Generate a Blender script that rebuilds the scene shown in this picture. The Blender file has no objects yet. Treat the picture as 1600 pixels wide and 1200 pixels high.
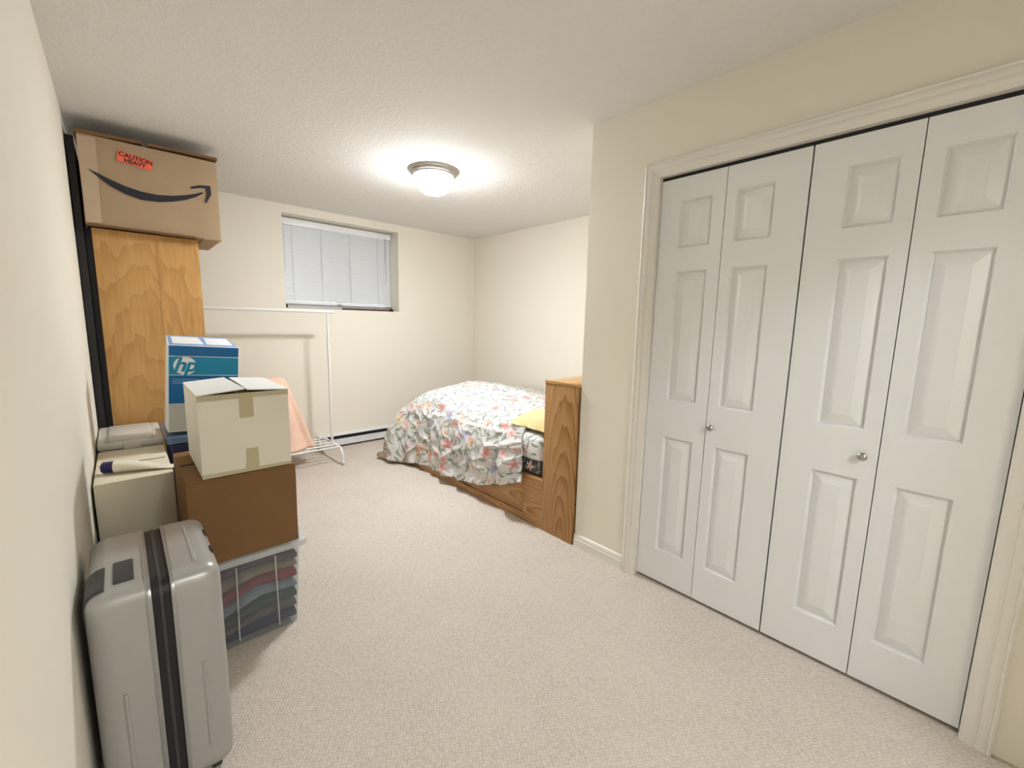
import bpy, bmesh, math, random
from mathutils import Vector, Matrix, noise
random.seed(7)
SC = bpy.context.scene
COL = SC.collection
PI = math.pi

# ------------------------------------------------------------------ camera, world, exposure
F_PX, YAW, PITCH, ROLL, EYE = 660.7, 0.7477, 0.1411, 0.0219, 1.3339
def camera():
    cy, sy, cp, sp = math.cos(YAW), math.sin(YAW), math.cos(PITCH), math.sin(PITCH)
    f = Vector((sy*cp, cy*cp, -sp)); r = Vector((cy, -sy, 0)); u = r.cross(f)
    c, s = math.cos(ROLL), math.sin(ROLL)
    r2, u2 = c*r + s*u, -s*r + c*u
    cd = bpy.data.cameras.new('camera'); cd.sensor_width = 36; cd.lens = F_PX/1600*36
    cd.clip_start = 0.02
    co = bpy.data.objects.new('camera', cd); COL.objects.link(co)
    m = Matrix((r2, u2, -f)).transposed().to_4x4(); m.translation = (0, 0, EYE)
    co.matrix_world = m
    SC.camera = co
camera()
W = bpy.data.worlds.new('world'); SC.world = W; W.use_nodes = True
W.node_tree.nodes['Background'].inputs[0].default_value = (0.93, 0.97, 1.0, 1)
W.node_tree.nodes['Background'].inputs[1].default_value = 0.35
SC.view_settings.view_transform = 'Standard'; SC.view_settings.look = 'None'
SC.view_settings.gamma = 1; SC.view_settings.use_curve_mapping = False
SC.view_settings.exposure = 1.97
LAMP_STRENGTH = 56.0
HALL_LAMP = 42.0

# ------------------------------------------------------------------ room numbers (metres)
XL, W1, W2 = -0.135, 1.952, 3.438      # left wall, closet wall, alcove right wall
YC, D, H = 1.509, 4.48, 2.392          # closet wall corner, back wall, ceiling
YF = -0.75                             # wall behind the camera
YB, LW = 1.1015, 0.3072                # closet opening start, leaf width
YE = YB - 4*LW
OPEN_H = 2.04

# ------------------------------------------------------------------ materials
class NT:
    def __init__(s, name):
        s.m = bpy.data.materials.new(name); s.m.use_nodes = True
        s.t = s.m.node_tree; s.b = s.t.nodes['Principled BSDF']
        s.out = s.t.nodes['Material Output']
    def n(s, typ, **k):
        nd = s.t.nodes.new(typ)
        for a, v in k.items(): setattr(nd, a, v)
        return nd
    def l(s, a, b): s.t.links.new(a, b)
    def val(s, sock, v):
        if isinstance(v, (int, float)): sock.default_value = v
        elif isinstance(v, (tuple, list)): sock.default_value = v if len(v) == len(sock.default_value) else tuple(v)+(1,)
        else: s.l(v, sock)
    def math(s, op, a, b=0.0, c=0.0):
        nd = s.n('ShaderNodeMath', operation=op)
        s.val(nd.inputs[0], a); s.val(nd.inputs[1], b); s.val(nd.inputs[2], c)
        return nd.outputs[0]
    def mix(s, f, a, b):
        nd = s.n('ShaderNodeMix', data_type='RGBA')
        s.val(nd.inputs[0], f); s.val(nd.inputs[6], a); s.val(nd.inputs[7], b)
        return nd.outputs[2]
    def coord(s, kind='Object', scale=(1, 1, 1), rot=(0, 0, 0)):
        tc = s.n('ShaderNodeTexCoord'); mp = s.n('ShaderNodeMapping')
        mp.inputs['Scale'].default_value = scale; mp.inputs['Rotation'].default_value = rot
        s.l(tc.outputs[kind], mp.inputs[0]); return mp.outputs[0]
    def noise(s, vec, scale, detail=3, rough=.5):
        nd = s.n('ShaderNodeTexNoise'); s.l(vec, nd.inputs['Vector'])
        nd.inputs['Scale'].default_value = scale; nd.inputs['Detail'].default_value = detail
        nd.inputs['Roughness'].default_value = rough
        return nd.outputs[0]
    def ramp(s, f, stops, interp='LINEAR'):
        nd = s.n('ShaderNodeValToRGB'); s.l(f, nd.inputs[0]); cr = nd.color_ramp; cr.interpolation = interp
        while len(cr.elements) < len(stops): cr.elements.new(.5)
        for e, (p, c) in zip(cr.elements, stops): e.position = p; e.color = tuple(c)+(1,) if len(c) == 3 else c
        return nd.outputs[0]
    def bump(s, h, strength=.3, dist=.01, normal=None):
        nd = s.n('ShaderNodeBump'); s.l(h, nd.inputs['Height'])
        nd.inputs['Strength'].default_value = strength; nd.inputs['Distance'].default_value = dist
        if normal is not None: s.l(normal, nd.inputs['Normal'])
        s.l(nd.outputs[0], s.b.inputs['Normal']); return nd.outputs[0]
    def set(s, **k):
        for a, v in k.items(): s.val(s.b.inputs[a.replace('_', ' ')], v)
        return s

def paint(name, col, rough=.6, mott=.04, scale=6, bump=0.0, bscale=150, spec=.3, metal=0.0, bdist=.002):
    n = NT(name); v = n.coord()
    f = n.noise(v, scale, 3)
    a = tuple(min(1, c*(1+mott)) for c in col); b = tuple(c*(1-mott) for c in col)
    n.set(Base_Color=n.mix(f, b, a), Roughness=rough, Specular_IOR_Level=spec, Metallic=metal)
    if bump: n.bump(n.noise(v, bscale, 2), bump, bdist)
    return n.m

def wood(name, c_dark, c_mid, c_light, axis='Z', ctr=(0, .12, 0), freq=55.0, squash=.11, wob=.035, rough=.42, fig=.3):
    """plain-sawn board: stretched growth rings round a pith point, plus fine pores along the grain"""
    n = NT(name); ax = 'XYZ'.index(axis)
    st = [1, 1, 1]; st[ax] = squash
    v = n.coord('Object', tuple(st))
    ns = n.n('ShaderNodeTexNoise'); n.l(v, ns.inputs['Vector']); ns.inputs['Scale'].default_value = 7; ns.inputs['Detail'].default_value = 3
    dv = n.n('ShaderNodeVectorMath', operation='MULTIPLY_ADD'); n.l(ns.outputs['Color'], dv.inputs[0]); dv.inputs[1].default_value = (wob*2,)*3; n.l(v, dv.inputs[2])
    ds = n.n('ShaderNodeVectorMath', operation='DISTANCE'); n.l(dv.outputs[0], ds.inputs[0])
    c = list(ctr); c[ax] *= squash; ds.inputs[1].default_value = tuple(a+wob for a in c)
    ring = n.math('FRACT', n.math('MULTIPLY', ds.outputs['Value'], freq))
    ring = n.math('POWER', ring, 1.6)
    st2 = [1, 1, 1]; st2[ax] = .025
    fine = n.noise(n.coord('Object', tuple(st2)), 170, 2)
    big = n.noise(v, 4.0, 3, .55)
    f = n.math('SUBTRACT', n.math('ADD', n.math('MULTIPLY', big, .55), n.math('MULTIPLY', fine, .45)), n.math('MULTIPLY', n.math('SUBTRACT', ring, .4), fig))
    n.set(Base_Color=n.ramp(f, [(.26, c_dark), (.5, c_mid), (.74, c_light)]), Roughness=rough, Specular_IOR_Level=.35)
    n.bump(fine, .12, .001)
    return n.m

M = {}
# walls: cream eggshell paint with orange peel
M['wall'] = paint('cream_paint', (.84, .79, .685), .75, .015, 3, .12, 120, .2)
M['ceil'] = None
def m_ceiling():
    n = NT('knockdown_ceiling'); v = n.coord()
    a = n.noise(v, 55, 4, .6); n.set(Base_Color=(.84, .82, .78), Roughness=.9, Specular_IOR_Level=.1)
    n.bump(n.ramp(a, [(.45, (0, 0, 0)), (.6, (1, 1, 1))]), .35, .004); return n.m
M['ceil'] = m_ceiling()
def m_carpet():
    n = NT('berber_carpet'); v = n.coord('Object', (1, 1, 1), (0, 0, .6))
    vo = n.n('ShaderNodeTexVoronoi'); n.l(v, vo.inputs['Vector']); vo.inputs['Scale'].default_value = 95
    vo.inputs['Randomness'].default_value = .45
    loops = n.math('SUBTRACT', 1.0, vo.outputs['Distance'])
    fl = n.noise(v, 60, 2); big = n.noise(v, 2.2, 4, .6)
    fleck = n.mix(fl, (.61, .535, .46), (.82, .745, .665))
    pile = n.mix(n.math('MULTIPLY', vo.outputs['Distance'], 1.0), fleck, (.42, .36, .30))
    n.set(Base_Color=n.mix(n.ramp(big, [(.35, (.0, .0, .0)), (.7, (.28, .28, .28))]), pile, (.70, .63, .55)), Roughness=.95, Specular_IOR_Level=.05)
    n.bump(n.math('ADD', loops, n.math('MULTIPLY', big, .6)), .5, .006); return n.m
M['carpet'] = m_carpet()
M['trim'] = paint('white_trim_paint', (.80, .77, .70), .38, .015, 4, 0, 0, .5)
M['door'] = paint('white_door_paint', (.83, .83, .83), .30, .012, 4, .05, 320, .5, 0, .0006)
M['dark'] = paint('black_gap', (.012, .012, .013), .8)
M['black'] = paint('black_plastic', (.018, .017, .019), .45, .05)
M['track'] = paint('dark_track_metal', (.03, .03, .035), .4, .05, 8, 0, 0, .5, .6)
M['nickel'] = paint('brushed_nickel', (.48, .45, .42), .28, .03, 40, 0, 0, .5, 1.0)
OAK = ((.26, .12, .04), (.43, .23, .088), (.53, .315, .14))
M['oak'] = wood('honey_oak', *OAK, 'Z', (0, .10, -.25), 46, .13)
M['oak_y'] = wood('honey_oak_rail', *OAK, 'Y', (0, -.6, .1), 60, .08)
M['oak_x'] = wood('pale_oak_top', (.34, .18, .065), (.52, .31, .13), (.62, .40, .19), 'X', (0, .1, .3), 60, .08)
M['ply'] = wood('varnished_plywood', (.37, .18, .05), (.56, .31, .105), (.66, .40, .16), 'Z', (.17, 0, .55), 15, .32, .10, .38, .15)
M['card'] = paint('tan_cardboard', (.43, .31, .20), .85, .06, 9, .1, 90, .15)
M['card_dark'] = paint('brown_cardboard', (.215, .115, .052), .85, .07, 7, .1, 90, .15)
M['white_card'] = paint('white_cardboard', (.80, .755, .645), .8, .03, 7, .05, 80, .2)
M['white_lid'] = paint('bright_white_cardboard', (.82, .82, .80), .75, .02, 7, 0, 0, .2)
M['cream_card'] = paint('cream_cardboard', (.72, .655, .51), .8, .03, 6, .05, 80, .2)
M['tape'] = paint('yellowed_tape', (.50, .43, .27), .35, .07, 14, .1, 40, .4)
M['tape_clear'] = paint('clear_tape_on_cardboard', (.52, .395, .275), .3, .05, 14, .05, 40, .5)
M['ink'] = paint('black_ink', (.025, .025, .035), .6)
M['orange'] = paint('fluorescent_orange_sticker', (.95, .17, .09), .5, .04)
M['blue'] = paint('blue_print', (.006, .13, .36), .4, .03)
M['teal'] = paint('teal_print', (.008, .25, .46), .4, .03)
M['paleblue'] = paint('pale_blue_print', (.22, .38, .66), .45, .05)
M['grey_print'] = paint('grey_white_print', (.50, .51, .47), .5, .1, 25)
M['white_print'] = paint('white_print', (.84, .85, .86), .45, .02)
M['navy'] = paint('navy_plastic', (.012, .016, .07), .35, .1, 6, 0, 0, .5)
M['blue_lid'] = paint('slate_blue_lid', (.10, .16, .27), .35, .1, 6, 0, 0, .5)
M['white_metal'] = paint('white_coated_metal', (.80, .79, .75), .3, .01, 6, 0, 0, .5)
M['heater'] = paint('white_heater_enamel', (.74, .75, .76), .35, .01, 6, 0, 0, .5)
M['vinyl'] = paint('window_vinyl', (.55, .52, .50), .4, .03)
M['brown'] = paint('dark_brown_wood', (.075, .032, .02), .5, .1)
M['blind'] = paint('white_aluminium_slat', (.70, .725, .75), .35, .01, 6, 0, 0, .5)
M['blind_rail'] = paint('white_blind_rail', (.86, .87, .88), .35, .01, 6, 0, 0, .5)
M['cord'] = paint('grey_cord', (.42, .42, .42), .7)
M['silver'] = paint('silver_shell', (.40, .39, .37), .33, .04, 30, .04, 500, .5, .25, .0006)
M['rim_metal'] = paint('grey_metal_rim', (.36, .36, .36), .3, .05, 20, 0, 0, .5, .7)
M['charcoal'] = paint('charcoal_plastic', (.05, .047, .052), .45, .1, 12)
M['pillow'] = paint('yellow_pillowcase', (.82, .66, .34), .85, .05, 9, .15, 60, .1)
M['tan_cloth'] = paint('tan_fold_cloth', (.42, .34, .23), .9, .05, 9, .15, 60, .1)
M['towel'] = paint('peach_terry', (.86, .60, .465), .95, .06, 30, .5, 420, .05)
M['cap'] = paint('navy_cap', (.02, .016, .09), .35, .05)
M['tube'] = paint('white_tube', (.80, .75, .62), .4, .03)
M['mattress_base'] = paint('dark_mattress_edge', (.03, .03, .045), .8)
def m_clear(name, alpha, tint):
    n = NT(name); n.set(Base_Color=tint, Roughness=.18, Specular_IOR_Level=.5)
    tr = n.n('ShaderNodeBsdfTransparent'); tr.inputs[0].default_value = (.93, .94, .95, 1)
    mx = n.n('ShaderNodeMixShader'); mx.inputs[0].default_value = alpha
    n.l(tr.outputs[0], mx.inputs[1]); n.l(n.b.outputs[0], mx.inputs[2]); n.l(mx.outputs[0], n.out.inputs[0])
    return n.m
M['clear'] = m_clear('clear_plastic', .10, (.6, .62, .63))
M['clear_rim'] = m_clear('clear_plastic_rim', .55, (.74, .75, .74))
M['frost'] = m_clear('frosted_plastic', .78, (.88, .86, .79))
M['glass'] = m_clear('window_glass', .12, (.6, .65, .7))
def m_glow(name, col, s):
    n = NT(name); n.set(Base_Color=(.9, .9, .9), Roughness=.3, Emission_Color=col, Emission_Strength=s); return n.m
def m_dome():
    n = NT('lit_frosted_glass'); g_ = n.n('ShaderNodeNewGeometry'); sx = n.n('ShaderNodeSeparateXYZ'); n.l(g_.outputs['Normal'], sx.inputs[0])
    k = n.math('MULTIPLY_ADD', n.math('POWER', n.math('MAXIMUM', n.math('MULTIPLY', sx.outputs[2], -1.0), 0.0), 2.6), 2.15, .06)
    n.set(Base_Color=(.9, .9, .9), Roughness=.3, Emission_Color=(.93, .965, 1.0), Emission_Strength=n.math('MULTIPLY', k, LAMP_STRENGTH)); return n.m
M['dome'] = m_dome()
M['hall_dome'] = m_glow('lit_hall_glass', (.90, .95, 1.0), HALL_LAMP)

def m_floral(name, base, scale, dark=None):
    """white cotton printed with scattered flowers and leaves, in cloth (UV) metres"""
    n = NT(name)
    tc = n.n('ShaderNodeTexCoord'); uv0 = tc.outputs['UV']
    wob = n.n('ShaderNodeTexNoise'); n.l(uv0, wob.inputs['Vector']); wob.inputs['Scale'].default_value = 22
    wob.inputs['Detail'].default_value = 1
    sub = n.n('ShaderNodeVectorMath', operation='MULTIPLY_ADD'); n.l(wob.outputs['Color'], sub.inputs[0])
    sub.inputs[1].default_value = (.018, .018, 0); n.l(uv0, sub.inputs[2]); uv = sub.outputs[0]
    def cells(sc, off):
        ad = n.n('ShaderNodeVectorMath', operation='ADD'); n.l(uv, ad.inputs[0]); ad.inputs[1].default_value = (off, off*1.7, 0)
        vo = n.n('ShaderNodeTexVoronoi', voronoi_dimensions='2D'); n.l(ad.outputs[0], vo.inputs['Vector'])
        vo.inputs['Scale'].default_value = sc; vo.inputs['Randomness'].default_value = .75
        d = n.n('ShaderNodeVectorMath', operation='SUBTRACT'); n.l(ad.outputs[0], d.inputs[0]); n.l(vo.outputs['Position'], d.inputs[1])
        sx = n.n('ShaderNodeSeparateXYZ'); n.l(d.outputs[0], sx.inputs[0])
        sc_ = n.n('ShaderNodeSeparateColor'); n.l(vo.outputs['Color'], sc_.inputs[0])
        return sx.outputs[0], sx.outputs[1], sc_.outputs
    col = base
    # leaves: ellipses, each cell turned its own way
    for sc, off, a, b, c1, c2, dens in ((9.5*scale, 3.1, .042, .0105, (.20, .27, .17), (.30, .36, .30), .9), (11.5*scale, 9.7, .034, .008, (.17, .22, .17), (.36, .38, .36), .8), (9.5*scale, 17.3, .05, .0045, (.28, .33, .24), (.22, .24, .28), .75)):
        x, y, rnd = cells(sc, off)
        th = n.math('MULTIPLY', rnd[0], 6.283); co = n.math('COSINE', th); si = n.math('SINE', th)
        xr = n.math('ADD', n.math('MULTIPLY', x, co), n.math('MULTIPLY', y, si))
        yr = n.math('SUBTRACT', n.math('MULTIPLY', y, co), n.math('MULTIPLY', x, si))
        yr = n.math('ADD', yr, n.math('MULTIPLY', n.math('MULTIPLY', xr, xr), 9.0))
        e = n.math('ADD', n.math('POWER', n.math('ABSOLUTE', n.math('DIVIDE', xr, a/scale)), 2), n.math('POWER', n.math('ABSOLUTE', n.math('DIVIDE', yr, b/scale)), 2))
        mask = n.math('MULTIPLY', n.math('LESS_THAN', e, 1.0), n.math('LESS_THAN', rnd[1], dens))
        col = n.mix(n.math('MULTIPLY', mask, .85), col, n.mix(rnd[2], c1, c2))
    # flowers
    for sc, off, R, dens in ((5.0*scale, .0, .060, .85), (6.2*scale, 5.3, .040, .5)):
        x, y, rnd = cells(sc, off)
        r = n.math('SQRT', n.math('ADD', n.math('MULTIPLY', x, x), n.math('MULTIPLY', y, y)))
        an = n.math('ADD', n.math('ARCTAN2', y, x), n.math('MULTIPLY', rnd[1], 6.28))
        pet = n.math('MULTIPLY_ADD', n.math('COSINE', n.math('MULTIPLY', an, 5.0)), .30*R/scale, .66*R/scale)
        mask = n.math('MULTIPLY', n.math('LESS_THAN', r, pet), n.math('LESS_THAN', rnd[2], dens))
        fc = n.ramp(rnd[0], [(0, (.72, .20, .22)), (.24, (.80, .36, .38)), (.42, (.20, .26, .52)), (.60, (.84, .50, .36)), (.74, (.60, .13, .16)), (.86, (.30, .36, .62)), (.94, (.80, .62, .26))], 'CONSTANT')
        shade = n.math('MULTIPLY', n.math('DIVIDE', r, R/scale), .55)
        fc = n.mix(shade, fc, (.88, .74, .70))
        col = n.mix(n.math('MULTIPLY', mask, .9), col, fc)
        ctr = n.math('MULTIPLY', n.math('LESS_THAN', r, .010/scale), mask)
        col = n.mix(ctr, col, (.55, .33, .10))
    n.set(Base_Color=col, Roughness=.8, Specular_IOR_Level=.12)
    n.b.inputs['Sheen Weight'].default_value = .15
    fab = n.noise(uv0, 240, 2); n.bump(fab, .08, .001)
    return n.m
M['floral'] = m_floral('floral_print_cotton', (.665, .655, .63, 1), 1.0)
M['sheet'] = m_floral('floral_sheet_cotton', (.84, .83, .82, 1), 1.25)
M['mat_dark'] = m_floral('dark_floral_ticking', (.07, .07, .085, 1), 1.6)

# ------------------------------------------------------------------ mesh helpers
class MB:
    def __init__(s): s.v = []; s.f = []; s.uv = None
    def add(s, vs, fs):
        o = len(s.v); s.v += [tuple(p) for p in vs]; s.f += [tuple(i+o for i in f) for f in fs]; return s
    def box(s, x0, x1, y0, y1, z0, z1):
        vs = [(x, y, z) for x in (x0, x1) for y in (y0, y1) for z in (z0, z1)]
        return s.add(vs, [(0, 1, 3, 2), (4, 6, 7, 5), (0, 4, 5, 1), (2, 3, 7, 6), (0, 2, 6, 4), (1, 5, 7, 3)])
    def hexa(s, b, t):   # four bottom, four top points, same turn
        vs = list(b)+list(t)
        return s.add(vs, [(3, 2, 1, 0), (4, 5, 6, 7)]+[(i, (i+1) % 4, 4+(i+1) % 4, 4+i) for i in range(4)])
    def prism(s, pts, n):   # planar polygon pushed along n
        k = len(pts); n = Vector(n); vs = [Vector(p) for p in pts]+[Vector(p)+n for p in pts]
        return s.add(vs, [tuple(range(k))[::-1], tuple(range(k, 2*k))]+[(i, (i+1) % k, k+(i+1) % k, k+i) for i in range(k)])
    def tube(s, pts, r, n=10, caps=True):
        pts = [Vector(p) for p in pts]; rr = r if isinstance(r, (list, tuple)) else [r]*len(pts)
        rings = []; prev = None
        for i, p in enumerate(pts):
            t = (pts[min(i+1, len(pts)-1)]-pts[max(i-1, 0)]).normalized()
            if prev is None:
                a = Vector((0, 0, 1)) if abs(t.z) < .9 else Vector((1, 0, 0)); prev = t.cross(a).normalized()
            a = (prev-t*prev.dot(t)).normalized(); prev = a; b = t.cross(a)
            rings.append([p+rr[i]*(math.cos(2*PI*k/n)*a+math.sin(2*PI*k/n)*b) for k in range(n)])
        return s.loft(rings, caps)
    def loft(s, rings, caps=True):
        n = len(rings[0]); vs = [p for r in rings for p in r]; fs = []
        for i in range(len(rings)-1):
            for k in range(n): fs.append((i*n+k, i*n+(k+1) % n, (i+1)*n+(k+1) % n, (i+1)*n+k))
        if caps: fs += [tuple(range(n))[::-1], tuple(range((len(rings)-1)*n, len(rings)*n))]
        return s.add(vs, fs)
    def lathe(s, prof, c=(0, 0, 0), n=40, axis='Z'):
        c = Vector(c); rings = []
        for r, h in prof:
            ring = []
            for k in range(n):
                a = 2*PI*k/n; p = (r*math.cos(a), r*math.sin(a), h)
                if axis == 'X': p = (h, p[0], p[1])
                if axis == 'Y': p = (p[0], h, p[1])
                ring.append(c+Vector(p))
            rings.append(ring)
        return s.loft(rings)
    def mesh(s, name, off=(0, 0, 0)):
        me = bpy.data.meshes.new(name); o = Vector(off)
        me.from_pydata([Vector(p)-o for p in s.v], [], s.f)
        bm = bmesh.new(); bm.from_mesh(me); bmesh.ops.recalc_face_normals(bm, faces=bm.faces); bm.to_mesh(me); bm.free()
        return me

def bevel(me, w, seg=2, angle=.5):
    bm = bmesh.new(); bm.from_mesh(me)
    es = [e for e in bm.edges if len(e.link_faces) == 2 and e.calc_face_angle(0) > angle]
    bmesh.ops.bevel(bm, geom=es, offset=w, segments=seg, profile=.6, affect='EDGES', clamp_overlap=True)
    bm.to_mesh(me); bm.free()
def smooth(me, ang=40):
    me.shade_smooth()
    try: me.set_sharp_from_angle(angle=math.radians(ang))
    except Exception: pass
def link(name, me, mat, parent=None, loc=(0, 0, 0), label=None):
    o = bpy.data.objects.new(name, me); COL.objects.link(o); o.location = loc
    if not me.materials: me.materials.append(mat)
    if parent is not None: o.parent = parent
    if label: o['label'] = label
    return o
def part(name, mb, mat, root, bev=0, seg=2, sm=False, label=None, org=None):
    """mb is in world coordinates; root an unrotated empty or mesh at its location"""
    off = Vector((0, 0, 0)); r = root
    while r is not None: off += r.location; r = r.parent
    c = Vector(org) if org else off
    me = mb.mesh(name, c)
    if bev: bevel(me, bev, seg)
    if sm or bev: smooth(me)
    return link(name, me, mat, root, c-off, label)
def lpart(name, mb, mat, root, bev=0, seg=2, sm=False, label=None):   # mb in the root's own coordinates
    me = mb.mesh(name)
    if bev: bevel(me, bev, seg)
    if sm or bev: smooth(me)
    return link(name, me, mat, root, (0, 0, 0), label)
def tag(o, label, cat, group=None, kind=None):
    o['label'] = label; o['category'] = cat
    if group: o['group'] = group
    if kind: o['kind'] = kind
    return o
def thing(name, loc, label, cat, group=None, kind=None, rot=(0, 0, 0)):
    o = bpy.data.objects.new(name, None); COL.objects.link(o); o.location = loc; o.rotation_euler = rot
    o.empty_display_size = .05
    return tag(o, label, cat, group, kind)
def struct(name, mb, mat, label, cat, bev=0, org=None):
    c = Vector(org) if org else Vector((0, 0, 0))
    me = mb.mesh(name, c)
    if bev: bevel(me, bev)
    return tag(link(name, me, mat, None, c), label, cat, None, 'structure')
def text_mesh(body, size, shear=0, offset=0, extrude=0.0004, space=1.0):
    cu = bpy.data.curves.new('lettering', 'FONT'); cu.body = body; cu.size = size; cu.shear = shear; cu.offset = offset
    cu.extrude = extrude; cu.align_x = 'CENTER'; cu.align_y = 'CENTER'; cu.space_character = space; cu.resolution_u = 4
    ob = bpy.data.objects.new('lettering', cu); COL.objects.link(ob)
    dg = bpy.context.evaluated_depsgraph_get(); me = bpy.data.meshes.new_from_object(ob.evaluated_get(dg))
    bpy.data.objects.remove(ob); bpy.data.curves.remove(cu)
    me.materials.clear()
    return me
def nz(x, y, z=0.0, s=1.0): return noise.noise(Vector((x*s, y*s, z*s)))

# ------------------------------------------------------------------ room shell
T = .12
struct('floor', MB().box(XL-T, W2+T, YF-1.6, D+.3, -.08, 0), M['carpet'], 'beige looped carpet covering the whole floor', 'carpet')
struct('ceiling', MB().box(XL-T, W2+T, YF-1.6, D+.3, H, H+.1), M['ceil'], 'off-white knockdown-textured ceiling', 'ceiling')
struct('wall_left', MB().box(XL-T, XL, YF-1.6, D+.3, 0, H), M['wall'], 'plain cream wall running beside the stacked boxes', 'wall')
struct('wall_right', MB().box(W2, W2+T, YC-.1, D+.3, 0, H), M['wall'], 'plain cream wall along the far side of the bed', 'wall')
WX0, WX1, WZ0, WZ1 = 1.191, 2.372, 1.441, 2.315
mb = MB()
mb.box(XL, WX0, D, D+.26, 0, H).box(WX1, W2, D, D+.26, 0, H).box(WX0, WX1, D, D+.26, 0, WZ0).box(WX0, WX1, D, D+.26, WZ1, H)
struct('wall_back', mb, M['wall'], 'cream wall with the recessed basement window', 'wall')
mb = MB()
mb.box(W1, W1+.11, YB, YC, 0, H).box(W1, W1+.11, YF, YE, 0, H).box(W1, W1+.11, YE, YB, OPEN_H, H)
struct('wall_closet', mb, M['wall'], 'cream wall around the closet opening', 'wall')
struct('wall_alcove', MB().box(W1+.11, W2, YC-.1, YC, 0, H), M['wall'], 'cream return wall behind the oak headboard', 'wall')
mb = MB().box(W1+.75, W1+.80, YF, YC-.1, 0, H).box(W1+.11, W1+.75, YF, YF+.3, 0, H)
struct('wall_closet_inside', mb, M['wall'], 'unlit inside walls of the closet behind the folding doors', 'wall')
DX0, DX1 = .0, 1.30
mb = MB().box(XL, DX0, YF-.12, YF, 0, H).box(DX1, W1+.11, YF-.12, YF, 0, H).box(DX0, DX1, YF-.12, YF, 2.05, H)
struct('wall_front', mb, M['wall'], 'cream wall with the open doorway into the hall', 'wall')
mb = MB().box(1.5, 1.6, YF-1.6, YF-.12, 0, H).box(XL, 1.5, YF-1.6, YF-1.5, 0, H)
struct('wall_hall', mb, M['wall'], 'cream walls of the hall outside the doorway', 'wall')

def base_strip(x0, x1, y0, y1, side):   # stepped baseboard profile along a wall; side = normal
    nx, ny = side; mb = MB()
    prof = [(0, 0), (.014, 0), (.014, .045), (.010, .055), (.011, .062), (.006, .075), (0, .078)]
    a = [Vector((x0+nx*p, y0+ny*p, z)) for p, z in prof]; b = [Vector((x1+nx*p, y1+ny*p, z)) for p, z in prof]
    return mb.loft([a, b])
struct('baseboard_closet', base_strip(W1, W1, YB+.072, YC, (-1, 0)), M['trim'], 'short white baseboard between closet trim and headboard', 'baseboard')
struct('baseboard_left', base_strip(XL, XL, YF, D, (1, 0)), M['trim'], 'white baseboard along the wall beside the boxes', 'baseboard')
struct('baseboard_back', base_strip(XL, 1.40, D, D, (0, -1)), M['trim'], 'white baseboard behind the garment rack', 'baseboard')

# closet casing
t = thing('trim_1', (W1, YB, 0), 'white moulded casing framing the closet opening', 'casing', None, 'structure')
CW = .068
cprof = [(0, 0), (0, .016), (.006, .020), (.012, .016), (.016, .018), (.030, .017), (.036, .013), (.042, .015), (.050, .012), (.058, .009), (.064, .008), (CW, .006), (CW, 0)]  # (from outer edge inward, proud)
def casing(ysgn, ybase, z1):
    return [[Vector((W1-p, ybase+ysgn*(CW-w), z)) for w, p in cprof] for z in (0.0,)], None
for sg, yb in ((1, YB), (-1, YE)):
    lo = [Vector((W1-p, yb+sg*(CW-w), 0)) for w, p in cprof]
    hi = [Vector((W1-p, yb+sg*(CW-w), OPEN_H+(CW-w))) for w, p in cprof]   # mitred
    part('side_casing', MB().loft([lo, hi]), M['trim'], t, sm=True)
a = [Vector((W1-p, YB+(CW-w), OPEN_H+(CW-w))) for w, p in cprof]
b = [Vector((W1-p, YE-(CW-w), OPEN_H+(CW-w))) for w, p in cprof]
part('head_casing', MB().loft([a, b]), M['trim'], t, sm=True)
mb = MB().box(W1-.006, W1+.11, YB-.004, YB+.001, 0, OPEN_H).box(W1-.006, W1+.11, YE-.001, YE+.004, 0, OPEN_H).box(W1-.006, W1+.11, YE+.004, YB-.004, OPEN_H-.003, OPEN_H+.001)
part('jamb', mb, M['trim'], t)
part('door_track', MB().box(W1+.024, W1+.05, YE+.006, YB-.006, OPEN_H-.017, OPEN_H-.0035), M['track'], t)

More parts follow.
